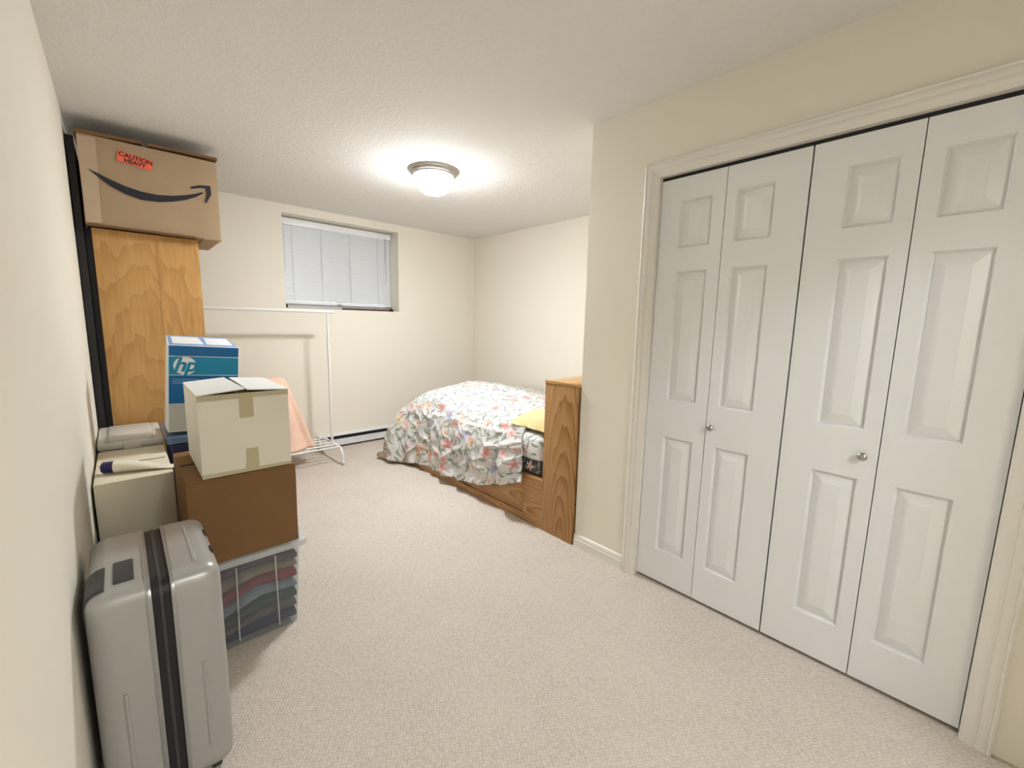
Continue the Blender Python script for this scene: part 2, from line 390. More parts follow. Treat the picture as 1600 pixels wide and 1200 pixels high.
# bifold doors : door > leaf > panel, knob
XD = W1+.020     # face of the leaves
LT = .034
PZ = ((.187, .792), (.977, 1.597), (1.705, 1.92))
def leaf(root, y_hi, y_lo, py0, py1, knob=None):
    """slab with three moulded recesses; py0<py1 panel limits"""
    mb = MB(); z0, z1 = .016, 2.021
    rec = .013
    ys = [y_lo, py0, py1, y_hi]; zs = [z0]+[z for p in PZ for z in p]+[z1]
    for i in range(3):
        for k in range(len(zs)-1):
            if i == 1 and k % 2 == 1: continue
            mb.add([(XD, ys[i], zs[k]), (XD, ys[i+1], zs[k]), (XD, ys[i+1], zs[k+1]), (XD, ys[i], zs[k+1])], [(0, 1, 2, 3)])
    for a, b in PZ:   # sloped recess walls and groove floor
        o = [(XD, py0, a), (XD, py1, a), (XD, py1, b), (XD, py0, b)]
        g = .007
        i_ = [(XD+rec, py0+g, a+g), (XD+rec, py1-g, a+g), (XD+rec, py1-g, b-g), (XD+rec, py0+g, b-g)]
        mb.add(o+i_, [(k, (k+1) % 4, 4+(k+1) % 4, 4+k) for k in range(4)]+[(4, 5, 6, 7)])
    mb.add([(XD, y_lo, z0), (XD, y_hi, z0), (XD, y_hi, z1), (XD, y_lo, z1), (XD+LT, y_lo, z0), (XD+LT, y_hi, z0), (XD+LT, y_hi, z1), (XD+LT, y_lo, z1)],
           [(0, 1, 5, 4), (1, 2, 6, 5), (2, 3, 7, 6), (3, 0, 4, 7), (4, 5, 6, 7)])
    o = part('leaf', mb, M['door'], root)
    bm = bmesh.new(); bm.from_mesh(o.data); bmesh.ops.remove_doubles(bm, verts=bm.verts, dist=1e-5); bm.to_mesh(o.data); bm.free()
    for a, b in PZ:   # raised field with sloped border
        g, s = .010, .046
        q = [(XD+rec-.001, py0+g, a+g), (XD+rec-.001, py1-g, a+g), (XD+rec-.001, py1-g, b-g), (XD+rec-.001, py0+g, b-g)]
        r = [(XD+.0005, py0+s, a+s), (XD+.0005, py1-s, a+s), (XD+.0005, py1-s, b-s), (XD+.0005, py0+s, b-s)]
        pn = part('panel', MB().hexa(q, r), M['door'], o); bevel(pn.data, .0035, 2, .15); smooth(pn.data, 9)
    if knob:
        prof = [(.0, -.026), (.007, -.026), (.0125, -.024), (.0155, -.019), (.0145, -.014), (.009, -.010), (.0065, -.006), (.0065, -.002), (.011, 0), (0, .0)]
        part('knob', MB().lathe(prof, (XD, knob, .882), 20, 'X'), M['nickel'], o, sm=True, label='small brushed nickel knob')
    return o
g = .0015
Y1, Y2, Y3 = YB-LW, YB-2*LW, YB-3*LW
t = thing('door_1', (XD, (YB+Y2)/2, 0), 'white six-panel folding closet door next to the headboard', 'door', None, 'structure')
leaf(t, YB-.0065, Y1+g, .851, .998); leaf(t, Y1-g, Y2+.003, .604, .750, .769)
t = thing('door_2', (XD, (YE+Y2)/2, 0), 'white six-panel folding closet door farther from the headboard', 'door', None, 'structure')
leaf(t, Y2-.003, Y3+g, .230, .375, .223); leaf(t, Y3-g, YE+.0065, -.020, .126)

# window
YW = D+.20
t = thing('window_1', ((WX0+WX1)/2, YW, WZ0), 'small recessed basement window behind a white blind', 'window', None, 'structure')
fw = .045
for nm, x0, x1, z0, z1 in (('frame', WX0, WX0+fw, WZ0, WZ1), ('frame', WX1-fw, WX1, WZ0, WZ1), ('frame', WX0+fw, WX1-fw, WZ0, WZ0+.05), ('frame', WX0+fw, WX1-fw, WZ1-fw, WZ1), ('mullion', (WX0+WX1)/2-.02, (WX0+WX1)/2+.02, WZ0+.05, WZ1-fw)):
    part(nm, MB().box(x0, x1, YW, YW+.05, z0, z1), M['vinyl'], t, .003)
for x0, x1 in ((WX0+fw, (WX0+WX1)/2-.02), ((WX0+WX1)/2+.02, WX1-fw)):
    part('pane', MB().box(x0, x1, YW+.02, YW+.026, WZ0+.05, WZ1-fw), M['glass'], t)
# blind
YBL = D+.155
BX0, BX1 = 1.222, 2.338
t = thing('window_blind', ((BX0+BX1)/2, YBL, 1.50), 'closed white mini blind hanging in the window recess', 'blind')
part('headrail', MB().box(BX0-.012, BX1+.012, YBL-.022, YBL+.022, 2.240, 2.300), M['blind_rail'], t, .004)
part('bottom_rail', MB().box(BX0, BX1, YBL-.013, YBL+.013, 1.497, 1.515), M['blind_rail'], t, .004)
NS = 34
sm_ = MB(); rg = []
for k in range(5):
    a = (k-2)/2*.0125; rg.append((a, .0022*(1-(k/2-1)**2)))
tl = math.radians(80)
prof = [(a*math.cos(tl)-b*math.sin(tl), a*math.sin(tl)+b*math.cos(tl)) for a, b in rg]
L_ = (BX1-BX0)/2
sm_.add([(-L_, p[0], p[1]) for p in prof]+[(L_, p[0], p[1]) for p in prof], [(i, i+1, 6+i, 5+i) for i in range(4)])
slat_me = sm_.mesh('slat'); slat_me.materials.append(M['blind']); smooth(slat_me, 80)
for i in range(NS):
    z = 1.522+(2.236-1.522)*(i+.5)/NS
    o = link('slat', slat_me, M['blind'], t, (0, 0, z-1.50)); o.rotation_euler = (random.uniform(-.05, .05), 0, 0)
for x in (1.31, 1.585, 1.88, 2.19):
    part('ladder_cord', MB().tube([(x, YBL-.0135, 2.242), (x, YBL-.0135, 1.51)], .0013, 6), M['cord'], t)
def cord(x, zb, wob=0):
    pts = [(x+(wob*math.sin(i*1.9)), YBL-.026, 2.245+(zb-2.245)*i/14) for i in range(15)]
    o = part('pull_cord', MB().tube(pts, .0016, 6), M['cord'], t)
    part('tassel', MB().lathe([(0, .0), (.003, 0), (.007, -.012), (.008, -.026), (0, -.028)], (pts[-1][0], YBL-.026, zb), 10), M['blind_rail'], o, sm=True)
cord(1.236, 1.835, .004); cord(2.272, 1.985); cord(2.282, 1.77)
# stick and clips on the sill below the blind
tag(link('wooden_stick', (lambda m: (bevel(m, .004), m)[1])(MB().box(-.27, .27, -.009, .009, 0, .022).mesh('wooden_stick')), M['brown'], None, (2.055, D+.155, WZ0)), 'dark brown wooden stick lying on the window sill', 'stick')
t = thing('latch', (2.335, D+.12, WZ0), 'small black catch at the end of the window sill by the stick', 'latch')
part('catch_body', MB().box(2.318, 2.352, D+.10, D+.14, WZ0, WZ0+.03), M['black'], t, .006)
part('catch_lever', MB().tube([(2.335, D+.12, WZ0+.028), (2.322, D+.105, WZ0+.048)], .006, 8), M['black'], t)
t = thing('latch', (1.228, D+.12, WZ0), 'small black catch at the bare end of the window sill', 'latch')
part('catch_body', MB().box(1.218, 1.236, D+.10, D+.14, WZ0, WZ0+.04), M['black'], t, .005)

# baseboard heater
t = thing('baseboard_heater', (2.35, D-.035, 0), 'long low white electric baseboard heater with a dark slot', 'heater')
HX0, HX1 = 1.42, 3.30
prof = [(0, .016), (-.055, .016), (-.062, .024), (-.062, .088), (-.054, .094), (-.050, .094)]
part('front_panel', MB().loft([[Vector((x, D+p, z)) for p, z in [(-.05, .016), (-.062, .022), (-.062, .090), (-.056, .090), (-.056, .030), (-.05, .024)]] for x in (HX0+.01, HX1-.01)]), M['heater'], t)
part('top_cover', MB().loft([[Vector((x, D+p, z)) for p, z in [(0, .012), (0, .142), (-.045, .142), (-.062, .132), (-.062, .126), (-.045, .134), (-.006, .134), (-.006, .012)]] for x in (HX0+.01, HX1-.01)]), M['heater'], t)
part('element', MB().box(HX0+.10, HX1-.1, D-.05, D-.008, .03, .118), M['dark'], t)
for x in (HX0, HX1-.012): part('end_cap', MB().box(x, x+.012, D-.064, D, .010, .145), M['heater'], t, .002)

# ceiling lamp (its light comes from the lit glass)
LX, LY = 1.724, 2.72
t = thing('ceiling_lamp', (LX, LY, H), 'lit frosted dome ceiling lamp with a stepped pale metal ring', 'lamp')
part('ring', MB().lathe([(0, H), (.178, H), (.179, H-.006), (.172, H-.012), (.166, H-.014), (.164, H-.022), (.156, H-.028), (.148, H-.030), (.146, H-.038), (.138, H-.042), (.10, H-.042), (0, H-.03)], (LX, LY, 0), 56), M['nickel'], t, sm=True)
dome = [(.139, H-.040)]+[(.139*math.cos(a)**.8, H-.042-.118*math.sin(a)) for a in [i*PI/2/14 for i in range(1, 14)]]+[(.008, H-.1605)]
part('glass_dome', MB().lathe(dome, (LX, LY, 0), 48), M['dome'], t, sm=True)
part('finial', MB().lathe([(0, H-.158), (.011, H-.158), (.012, H-.162), (.006, H-.166), (.008, H-.171), (0, H-.176)], (LX, LY, 0), 16), M['nickel'], t, sm=True)
# hall lamp outside the doorway
t = thing('hall_ceiling_lamp', (.65, YF-.75, H), 'round ceiling lamp in the hall outside the doorway', 'lamp')
part('ring', MB().lathe([(0, H), (.17, H), (.165, H-.02), (.14, H-.03), (0, H-.03)], (.65, YF-.75, 0), 32), M['nickel'], t, sm=True)
part('glass_dome', MB().lathe([(.14, H-.03)]+[(.14*math.cos(a), H-.03-.1*math.sin(a)) for a in [i*PI/2/8 for i in range(1, 8)]]+[(.004, H-.13)], (.65, YF-.75, 0), 32), M['hall_dome'], t, sm=True)

# ------------------------------------------------------------------ bed
BXL, BXR = 1.935, W2-.012
BY0, BY1 = 1.524, 3.665
HBY = 1.778     # front of the headboard
t = thing('captains_bed', ((BXL+BXR)/2, BY0, 0), 'oak platform bed with drawers and a tall bookcase headboard', 'bed')
for x0, x1 in ((BXL, BXL+.020), (BXR-.02, BXR)):
    part('headboard_side', MB().box(x0, x1, BY0, HBY, 0, .972), M['oak'], t, .003, org=(x0, BY0, 0))
part('headboard_top', MB().box(BXL-.002, BXR, BY0-.002, HBY+.004, .972, .993), M['oak_x'], t, .004)
part('headboard_back', MB().box(BXL+.02, BXR-.02, BY0+.002, BY0+.012, .0, .972), M['oak_x'], t)
for z in (.36, .70): part('headboard_shelf', MB().box(BXL+.02, BXR-.02, BY0+.012, HBY-.004, z, z+.018), M['oak_x'], t)
PL = .33
part('platform_deck', MB().box(BXL+.02, BXR, HBY+.002, BY1-.02, PL-.02, PL-.002), M['oak_y'], t)
part('foot_panel', MB().box(BXL, BXR, BY1-.02, BY1, .0, PL), M['oak_x'], t, .003)
mb = MB().box(BXL+.002, BXL+.02, HBY+.002, BY1-.02, .0, .055).box(BXL+.002, BXL+.02, HBY+.002, BY1-.02, .285, PL)
mb.box(BXL+.002, BXL+.02, HBY+.002, 1.955, .055, .285).box(BXL+.002, BXL+.02, 2.755, 2.83, .055, .285).box(BXL+.002, BXL+.02, 3.60, BY1-.02, .055, .285)
part('side_rail', mb, M['oak_y'], t, org=(BXL, HBY, 0))
for y0, y1 in ((1.962, 2.748), (2.837, 3.593)):
    dr = part('drawer', MB().box(BXL+.012, BXL+.03, y0-.004, y1+.004, .057, .283), M['oak_y'], t, .004, org=(BXL, y0, .06))
    part('drawer_panel', MB().hexa([(BXL+.012, y0+.014, .076), (BXL+.012, y1-.014, .076), (BXL+.012, y1-.014, .266), (BXL+.012, y0+.014, .266)], [(BXL+.004, y0+.030, .094), (BXL+.004, y1-.030, .094), (BXL+.004, y1-.030, .248), (BXL+.004, y0+.030, .248)]), M['oak_y'], dr)
    part('drawer_box', MB().box(BXL+.03, BXL+.45, y0+.02, y1-.02, .07, .25), M['oak_y'], dr)

def rounded_slab(x0, x1, y0, y1, z0, z1, r, n=8):
    """mattress-like slab with rounded vertical corners and a soft crown, returns rings"""
    rings = []
    prof = [(0.03, z0), (.006, z0+.015), (0, z0+.04), (0, z1-.06), (.006, z1-.03), (.02, z1-.01), (.05, z1)]
    for ins, z in prof:
        ring = []
        for cx, cy, a0 in ((x1-r, y1-r, 0), (x0+r, y1-r, PI/2), (x0+r, y0+r, PI), (x1-r, y0+r, 3*PI/2)):
            for k in range(n+1):
                a = a0+PI/2*k/n; ring.append(Vector((cx+(r-ins)*math.cos(a), cy+(r-ins)*math.sin(a), z)))
        rings.append(ring)
    return rings
def uv_box(me, along=1):
    uv = me.uv_layers.new(name='UVMap')
    for p in me.polygons:
        n = p.normal
        for li in p.loop_indices:
            c = me.vertices[me.loops[li].vertex_index].co
            if abs(n.z) > .6: uv.data[li].uv = (c.x, c.y)
            elif abs(n.x) > .5: uv.data[li].uv = (c.z*.9, c.y)
            else: uv.data[li].uv = (c.x, c.z)
MX0, MX1, MY0, MY1, MZ0, MZ1 = 1.955, 3.24, 1.785, 3.50, PL, .605
t = thing('mattress', ((MX0+MX1)/2, (MY0+MY1)/2, PL), 'thick mattress with a white floral fitted sheet on the oak bed', 'mattress')
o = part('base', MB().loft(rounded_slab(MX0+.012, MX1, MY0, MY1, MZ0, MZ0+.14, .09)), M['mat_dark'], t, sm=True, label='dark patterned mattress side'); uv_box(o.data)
rings = rounded_slab(MX0, MX1, MY0, MY1, MZ0+.10, MZ1, .10)
for q in rings[0]: q.z += .02*nz(q.x*6, q.y*6)
o = part('fitted_sheet', MB().loft(rings), M['sheet'], t, sm=True, label='white floral fitted sheet'); uv_box(o.data)
part('piping', MB().tube([(MX0+.03, y, MZ0+.012) for y in (MY0+.1, 2.2, 2.8, 3.4)], .008, 8), M['mattress_base'], t)

# pillow
def pillow(cx, cy, z0, lx, ly, h):
    mb = MB(); N = 22; top = []; bot = []
    def hgt(u, v): return h*.5*max(0, (1-abs(u)**2.6))**.5*max(0, (1-abs(v)**2.6))**.5
    vs = []
    for s in (1, -1):
        for i in range(N+1):
            for j in range(N+1):
                u = -1+2*i/N; v = -1+2*j/N
                pin = 1-.05*(u*u)*(1-v*v)-.0*(v*v)
                z = z0+h*.22+(hgt(u, v)*1.5 if s > 0 else -hgt(u, v)*.44)+.006*nz(u*3, v*3, s)
                if s < 0: z = max(z, z0+.0)
                vs.append((cx+u*lx/2*(1-.05*(1-u*u)*0)*pin, cy+v*ly/2*(1-.06*(1-u*u)), z))
    fs = []; n1 = (N+1)*(N+1)
    for s in (0, 1):
        for i in range(N):
            for j in range(N):
                a = s*n1+i*(N+1)+j; q = (a, a+1, a+N+2, a+N+1); fs.append(q if s else q[::-1])
    mb.add(vs, fs); return mb
me = pillow(0, 0, 0, .62, .36, .150).mesh('pillow'); bm = bmesh.new(); bm.from_mesh(me); bmesh.ops.remove_doubles(bm, verts=bm.verts, dist=1e-4); bm.to_mesh(me); bm.free(); smooth(me, 180)
tag(link('pillow', me, M['pillow'], None, (2.285, 1.972, MZ1+.002)), 'yellow striped pillow tucked under the comforter by the headboard', 'pillow')

# comforter: a sheet over the mattress, rounded down the open side, the foot corner and the foot
def lerp_tab(tab, x):
    if x <= tab[0][0]: return tab[0][1]
    for (a, b), (c, d) in zip(tab, tab[1:]):
        if x <= c: return b+(d-b)*(x-a)/(c-a)
    return tab[-1][1]
CX, CY = 2.15, 3.40                # inner corner where the sheet starts to bend
SIDE = [(0, (0, .672)), (.12, (.08, .660)), (.26, (.150, .605)), (.40, (.200, .52)), (.58, (.226, .38)), (.8, (.240, .20)), (1, (.248, 0))]
CORN = [(0, (0, .672)), (.12, (.09, .635)), (.28, (.215, .555)), (.42, (.315, .47)), (.62, (.43, .30)), (.85, (.475, .12)), (1, (.485, .0))]
FOOT = [(0, (0, .672)), (.14, (.10, .655)), (.3, (.21, .60)), (.45, (.30, .48)), (.65, (.345, .32)), (.85, (.37, .14)), (1, (.385, 0))]
def prof_at(tab, t):
    for (a, p), (b, q) in zip(tab, tab[1:]):
        if t <= b or b == 1:
            k = (t-a)/(b-a); return (p[0]+(q[0]-p[0])*k, p[1]+(q[1]-p[1])*k)
HEM = [(1.90, .31), (1.95, .285), (2.10, .225), (2.30, .155), (2.47, .115), (2.8, .078), (3.2, .060), (3.4, .04)]
UA, UB, NU1, NU2, NV1, NV2 = .80, 1.22, 90, 84, 150, 76
def top_off(x, y):   # loft in the middle of the bed, thinner towards the wall
    thin = .075-.045*min(1, max(0, (y-2.9)/.5))
    return .080*math.exp(-((y-3.15)/.75)**2-((x-2.6)/.45)**2)-thin*min(1, max(0, (x-2.65)/.4))-.25*max(0, x-3.27)
def comforter():
    vs = []; uvs = []
    us = [-UA*(1-i/NU1) for i in range(NU1)]+[UB*i/NU2 for i in range(NU2+1)]
    def yedge(u):   # the turned-back edge near the pillow
        k = -u/UA
        if u < 0: return 2.00-.075*max(0, (k-.45)/.55)+.012*math.sin(k*9)
        return 2.00-.05*min(1, u/.25)+.015*math.sin(u*8)
    for u in us:
        y0 = yedge(u)
        for j in range(NV1+NV2+1):
            if j <= NV1: y = y0+(CY-y0)*j/NV1; v = y-CY
            else: v = .80*(j-NV1)/NV2; y = CY+v
            a = max(-u, 0)/UA; b = max(v, 0)/.80
            s = max(a, b)
            if s <= 0:
                x, yy, z = CX+u, y, .672
                hem = 0; th = 0
            else:
                th = math.atan2(b, a)/(PI/2)     # 0 side .. 1 foot
                ps = prof_at(SIDE, s); pc = prof_at(CORN, s); pf = prof_at(FOOT, s)
                if th < .5: k = th*2; k = k*k*(3-2*k); r = ps[0]+(pc[0]-ps[0])*k; z = ps[1]+(pc[1]-ps[1])*k
                else: k = th*2-1; k = k*k*(3-2*k); r = pc[0]+(pf[0]-pc[0])*k; z = pc[1]+(pf[1]-pc[1])*k
                if b == 0: dx, dy = -1, 0
                elif a == 0: dx, dy = 0, 1
                else: dx, dy = -math.cos(th*PI/2), math.sin(th*PI/2)
                hz = lerp_tab(HEM, y) if b == 0 else .035+(.02 if th > .6 else 0)
                z = hz+(z)*(.672-hz)/.672
                # folds growing towards the hem
                arc = y*1.0 if b == 0 else CY+th*.9+(CX+u if a == 0 else 0)
                amp = .020*min(1, max(0, (s-.30)/.5))
                if b == 0 and y < 2.25: amp *= 1.3
                fold = amp*(math.sin(arc*19+2.2*math.sin(arc*5)+s*1.6)+.6*math.sin(arc*33+1.3))
                r += fold
                x = (CX if u < 0 else CX+u)+dx*r; yy = (CY if v > 0 else y)+dy*r
            # soft loft and wrinkles
            wx, wy = (CX+u), (CY+v)
            w = .016*nz(wx*3.2, wy*3.2, 1.7)+.009*nz(wx*8, wy*8, 4.1)+.010*abs(nz(wx*5+wy*2, wy*3-wx, 7.7))
            c1 = max(0, 1-abs(nz(wx*4.5+wy*2.5, wy*4-wx*3, 3.3))*4.5); c2 = max(0, 1-abs(nz(wx*7-wy*4, wy*6+wx*2, 8.1))*4)
            wr = .016*c1*c1+.010*c2*c2+.007*nz(wx*15, wy*13, 2.0)
            if s <= 0:
                z += w+.5*wr*(.4+.6*max(0, 1-u/.5))
                z += top_off(x, yy)
                # raised by the pillow along the turned edge, thinner towards the wall
                z += .135*math.exp(-((yy-1.97)/.17)**2)/(1+math.exp((x-2.62)/.05))*(.45+.55*min(1, u/.12))
            else:
                f = min(1, s*2.2)
                z += top_off(max(CX, CX+u), min(y, CY))*max(0, 1-s*1.5)+w*(1-.6*f); n_ = (w+wr)*f
                x += dx*n_; yy += dy*n_
                if b == 0: z += .047*math.exp(-((y-1.97)/.16)**2)*max(0, 1-s*3)
            z = max(z, .012)
            vs.append((x, yy, z)); uvs.append((CX+u, CY+v))
    nv = NV1+NV2+1; fs = [(i*nv+j, (i+1)*nv+j, (i+1)*nv+j+1, i*nv+j+1) for i in range(len(us)-1) for j in range(nv-1)]
    return vs, fs, uvs
vs, fs, uvs = comforter()
org = Vector((2.7, 2.8, .64))
me = bpy.data.meshes.new('comforter'); me.from_pydata([Vector(p)-org for p in vs], [], fs)
uvl = me.uv_layers.new(name='UVMap')
for li, lp in enumerate(me.loops): uvl.data[li].uv = uvs[lp.vertex_index]
smooth(me, 180)
com = link('comforter', me, M['floral'], None, org)
tag(com, 'white floral comforter hanging over the side and foot of the bed', 'comforter')
md = com.modifiers.new('padding', 'SOLIDIFY'); md.thickness = .012; md.offset = -1
# tan rolled fold under the foot corner
mb = MB(); rings = []
for i in range(9):
    k = i/8; p = Vector((1.80+.10*k, 3.80-.30*k, .038)); rr = .038*math.sin(PI*(.12+.76*k))**.5
    rings.append([p+Vector((.05*math.cos(a), .05*math.sin(a)*.5, 0))*1.0+Vector((0, 0, rr*math.sin(a)*.95)) for a in [2*PI*q/12 for q in range(12)]])
me = MB().loft(rings).mesh('tan_fold', org); smooth(me, 180)
o = link('tan_fold', me, M['tan_cloth'], com, (0, 0, 0), 'tan fold lying at the foot corner')

# ------------------------------------------------------------------ garment rack
RX0, RX1, RY = .46, 1.437, 4.10
RYF, RYB = 3.845, 4.345
t = thing('garment_rack', ((RX0+RX1)/2, RY, 0), 'white metal garment rack on casters with a slatted bottom shelf', 'rack')
part('hanging_rail', MB().tube([(RX0-.06, RY, 1.408), (RX1+.065, RY, 1.408)], .0135, 14), M['white_metal'], t, sm=True)
for x in (RX0, RX1):
    part('upper_post', MB().tube([(x, RY, 1.15), (x, RY, 1.40)], .0085, 12), M['white_metal'], t, sm=True)
    part('lower_post', MB().tube([(x, RY, .155), (x, RY, 1.175)], .0125, 12), M['white_metal'], t, sm=True)
    pts = [(x, RYF, .055)]+[(x, RYF+.07-.07*math.cos(a), .055+.10*math.sin(a)) for a in [i*PI/2/8 for i in range(1, 9)]]
    pts += [(x, RYB-.07+.07*math.sin(a), .155-.10*(1-math.cos(a))) for a in [i*PI/2/8 for i in range(0, 9)]]
    part('foot_frame', MB().tube(pts, .0125, 12), M['white_metal'], t, sm=True)
    for y in (RYF, RYB):
        c = part('caster', MB().tube([(x, y, .057), (x, y, .036)], .009, 10), M['white_metal'], t)
        part('wheel', MB().lathe([(0, -.010), (.018, -.010), (.024, -.006), (.024, .006), (.018, .010), (0, .010)], (x, y, .0245), 18, 'X'), M['white_metal'], c, sm=True)
for i in range(5):
    y = RYF+.065+(RYB-RYF-.13)*i/4
    part('shelf_rod', MB().tube([(RX0, y, .160), (RX1, y, .160)], .0075, 10), M['white_metal'], t, sm=True)

# peach towel draped over something upright on the rack's shelf
def towel():
    mb = MB(); rings = []; N = 120
    for i in range(26):
        k = i/25; z = .80-(.80-.170)*k
        x0 = .74-.06*k; x1 = 1.045+.225*k**1.15; y0 = 4.02-.09*k-.03*math.sin(k*5); y1 = 4.15+.10*k
        ring = []
        for q in range(N):
            a = 2*PI*q/N; c, s = math.cos(a), math.sin(a); e = .55
            px = (x0+x1)/2+(x1-x0)/2*abs(c)**e*(1 if c > 0 else -1); py = (y0+y1)/2+(y1-y0)/2*abs(s)**e*(1 if s > 0 else -1)
            fold = (.010+.060*k)*nz(c*2.6+1.3, s*2.6, k*.5)+(.004+.012*k)*math.sin(a*7+2.4*math.sin(a*2+.5)+.8*k)
            px += c*fold; py += s*fold
            ring.append(Vector((px, py, z+(.008*nz(px*9, py*9) if k > .02 else .012*nz(px*8, py*8)))))
        rings.append(ring)
    cx, cy = .925, 4.085
    top = []
    for sc, dz in ((.02, .028), (.55, .026), (.85, .018)):
        top.append([Vector((cx+(p.x-cx)*sc, cy+(p.y-cy)*sc, .80+dz+.006*nz(p.x*9, p.y*9))) for p in rings[0]])
    return mb.loft(top+rings)
me = towel().mesh('towel', (.93, 4.08, .17)); smooth(me, 180)
tag(link('towel', me, M['towel'], None, (.93, 4.08, .17)), 'peach terry towel draped in a peaked heap on the rack shelf', 'towel')

# ------------------------------------------------------------------ tall plywood cabinet with a carton on top
t = thing('plywood_cabinet', (.17, 3.58, 0), 'tall honey-coloured plywood cabinet standing behind the box stacks', 'cabinet')
CXL, CXR, CYF, CYB, CZ = -.069, .413, 3.40, 3.76, 1.815
part('side_panel', MB().box(CXL, CXR, CYF, CYF+.02, 0, CZ), M['ply'], t, .002, org=(CXL, CYF, 0))
part('side_panel', MB().box(CXL, CXR, CYB-.02, CYB, 0, CZ), M['ply'], t, .002)
part('back_panel', MB().box(CXR-.014, CXR, CYF+.02, CYB-.02, 0, CZ), M['ply'], t)
for z in (.02, .45, .90, 1.35, CZ-.022): part('shelf', MB().box(CXL+.012, CXR-.014, CYF+.02, CYB-.02, z, z+.018), M['ply'], t)
part('gap_shade_strip', MB().box(CXL-.027, CXL, CYF+.002, CYB, 0, CZ), M['dark'], t, label='black strip added as shade beside the cabinet')  # added black strip, painted shade filling the slit beside the cabinet
part('batten', MB().box(.205, .222, CYF-.0012, CYF, 1.15, CZ), M['ply'], t, org=(0, CYF, .3))

t = thing('gap_shade_board', (-.105, 3.62, 0), 'tall black board added as the shade in the gap between plywood cabinet and wall', 'board')  # added black sheet and edge: shade of the gap put in as colour
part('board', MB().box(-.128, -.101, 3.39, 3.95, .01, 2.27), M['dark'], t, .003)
part('gap_shade_edge', MB().box(-.131, -.099, 3.384, 3.392, .0, 2.28), M['black'], t, .002)

def crumple(me, cuts, amp, s, seed=0):
    bm = bmesh.new(); bm.from_mesh(me)
    bmesh.ops.subdivide_edges(bm, edges=bm.edges[:], cuts=cuts, use_grid_fill=True)
    for v in bm.verts:
        p = v.co*s; v.co += amp*Vector((nz(p.x+seed, p.y, p.z), nz(p.x, p.y+seed+5, p.z), nz(p.x, p.y, p.z+seed+9)))
    bm.to_mesh(me); bm.free()
# tan carton with arrow print
AX0, AX1, AY0, AY1, AZ0, AZ1 = -.088, .531, 3.345, 3.92, 1.824, 2.292
t = thing('shipping_carton', ((AX0+AX1)/2, (AY0+AY1)/2, AZ0), 'big tan shipping carton with a curved black arrow, atop the plywood cabinet', 'carton')
me = MB().box(AX0, AX1, AY0, AY1, AZ0, AZ1).mesh('body', t.location); crumple(me, 7, .004, 5); bevel(me, .006, 2, .9); smooth(me, 30)
link('body', me, M['card'], t)
yf = AY0-.0045
def flat(name, pts, mat, y=yf, th=.0012, root=t, lab=None): return part(name, MB().prism([(p[0], y, p[1]) for p in pts], (0, th, 0)), mat, root, label=lab)
flat('tape_strip', [(-.086, 2.276), (-.012, 2.282), (-.022, 1.838), (-.083, 1.832)], M['tape_clear'], yf+.0008)
flat('top_flap', [(AX0-.006, AZ1-.004), (.180, AZ1+.012), (.180, AZ1+.024), (AX0-.008, AZ1+.016)], M['card_dark'], AY0-.006, .28)
flat('top_flap', [(.204, AZ1+.010), (AX1+.006, AZ1+.016), (AX1+.004, AZ1+.030), (.204, AZ1+.022)], M['card_dark'], AY0-.006, .28)
flat('bottom_flap', [(AX0, AZ0-.004), (.40, AZ0-.004), (.40, AZ0+.004), (AX0, AZ0+.006)], M['card_dark'], AY0-.006, .03)
flat('bottom_flap', [(.436, AZ0-.006), (AX1, AZ0-.002), (AX1, AZ0+.004), (.436, AZ0+.002)], M['card'], AY0-.002, .55)
up = [(-.059, 2.116), (-.02, 2.100), (.03, 2.078), (.09, 2.056), (.157, 2.041), (.23, 2.038), (.297, 2.047), (.36, 2.064), (.41, 2.082), (.452, 2.102)]
lo = [(.448, 2.090), (.41, 2.062), (.36, 2.036), (.297, 2.014), (.23, 1.998), (.153, 1.996), (.09, 2.012), (.03, 2.042), (-.015, 2.078)]
mb = MB()
for i in range(len(up)-1):
    lo_r = lo[::-1]; lo_r = [up[0]]+lo_r
    mb.prism([(up[i][0], yf, up[i][1]), (up[i+1][0], yf, up[i+1][1]), (lo_r[i+1][0], yf, lo_r[i+1][1]), (lo_r[i][0], yf, lo_r[i][1])], (0, .0012, 0))
ot = [(.388, 2.118), (.436, 2.138), (.491, 2.146), (.493, 2.096), (.463, 2.036)]; it = [(.392, 2.108), (.436, 2.122), (.466, 2.126), (.470, 2.096), (.458, 2.046)]
for i in range(4): mb.prism([(ot[i][0], yf, ot[i][1]), (ot[i+1][0], yf, ot[i+1][1]), (it[i+1][0], yf, it[i+1][1]), (it[i][0], yf, it[i][1])], (0, .0012, 0))
part('printed_arrow', mb, M['ink'], t, label='curved black smile arrow print')
st = flat('sticker', [(.075, 2.243), (.222, 2.222), (.212, 2.165), (.066, 2.187)], M['orange'], yf-.0004, lab='fluorescent orange caution sticker')
for body, c, s in (('CAUTION', (.148, 2.216), .032), ('HEAVY', (.142, 2.190), .030)):
    me = text_mesh(body, s, 0, .0008, .0003); o = link('lettering', me, M['ink'], st, Vector((c[0], yf-.0012, c[1]))-t.location)
    o.rotation_euler = (PI/2, math.radians(8.2), 0); o.scale = (1.0, 1, 1)

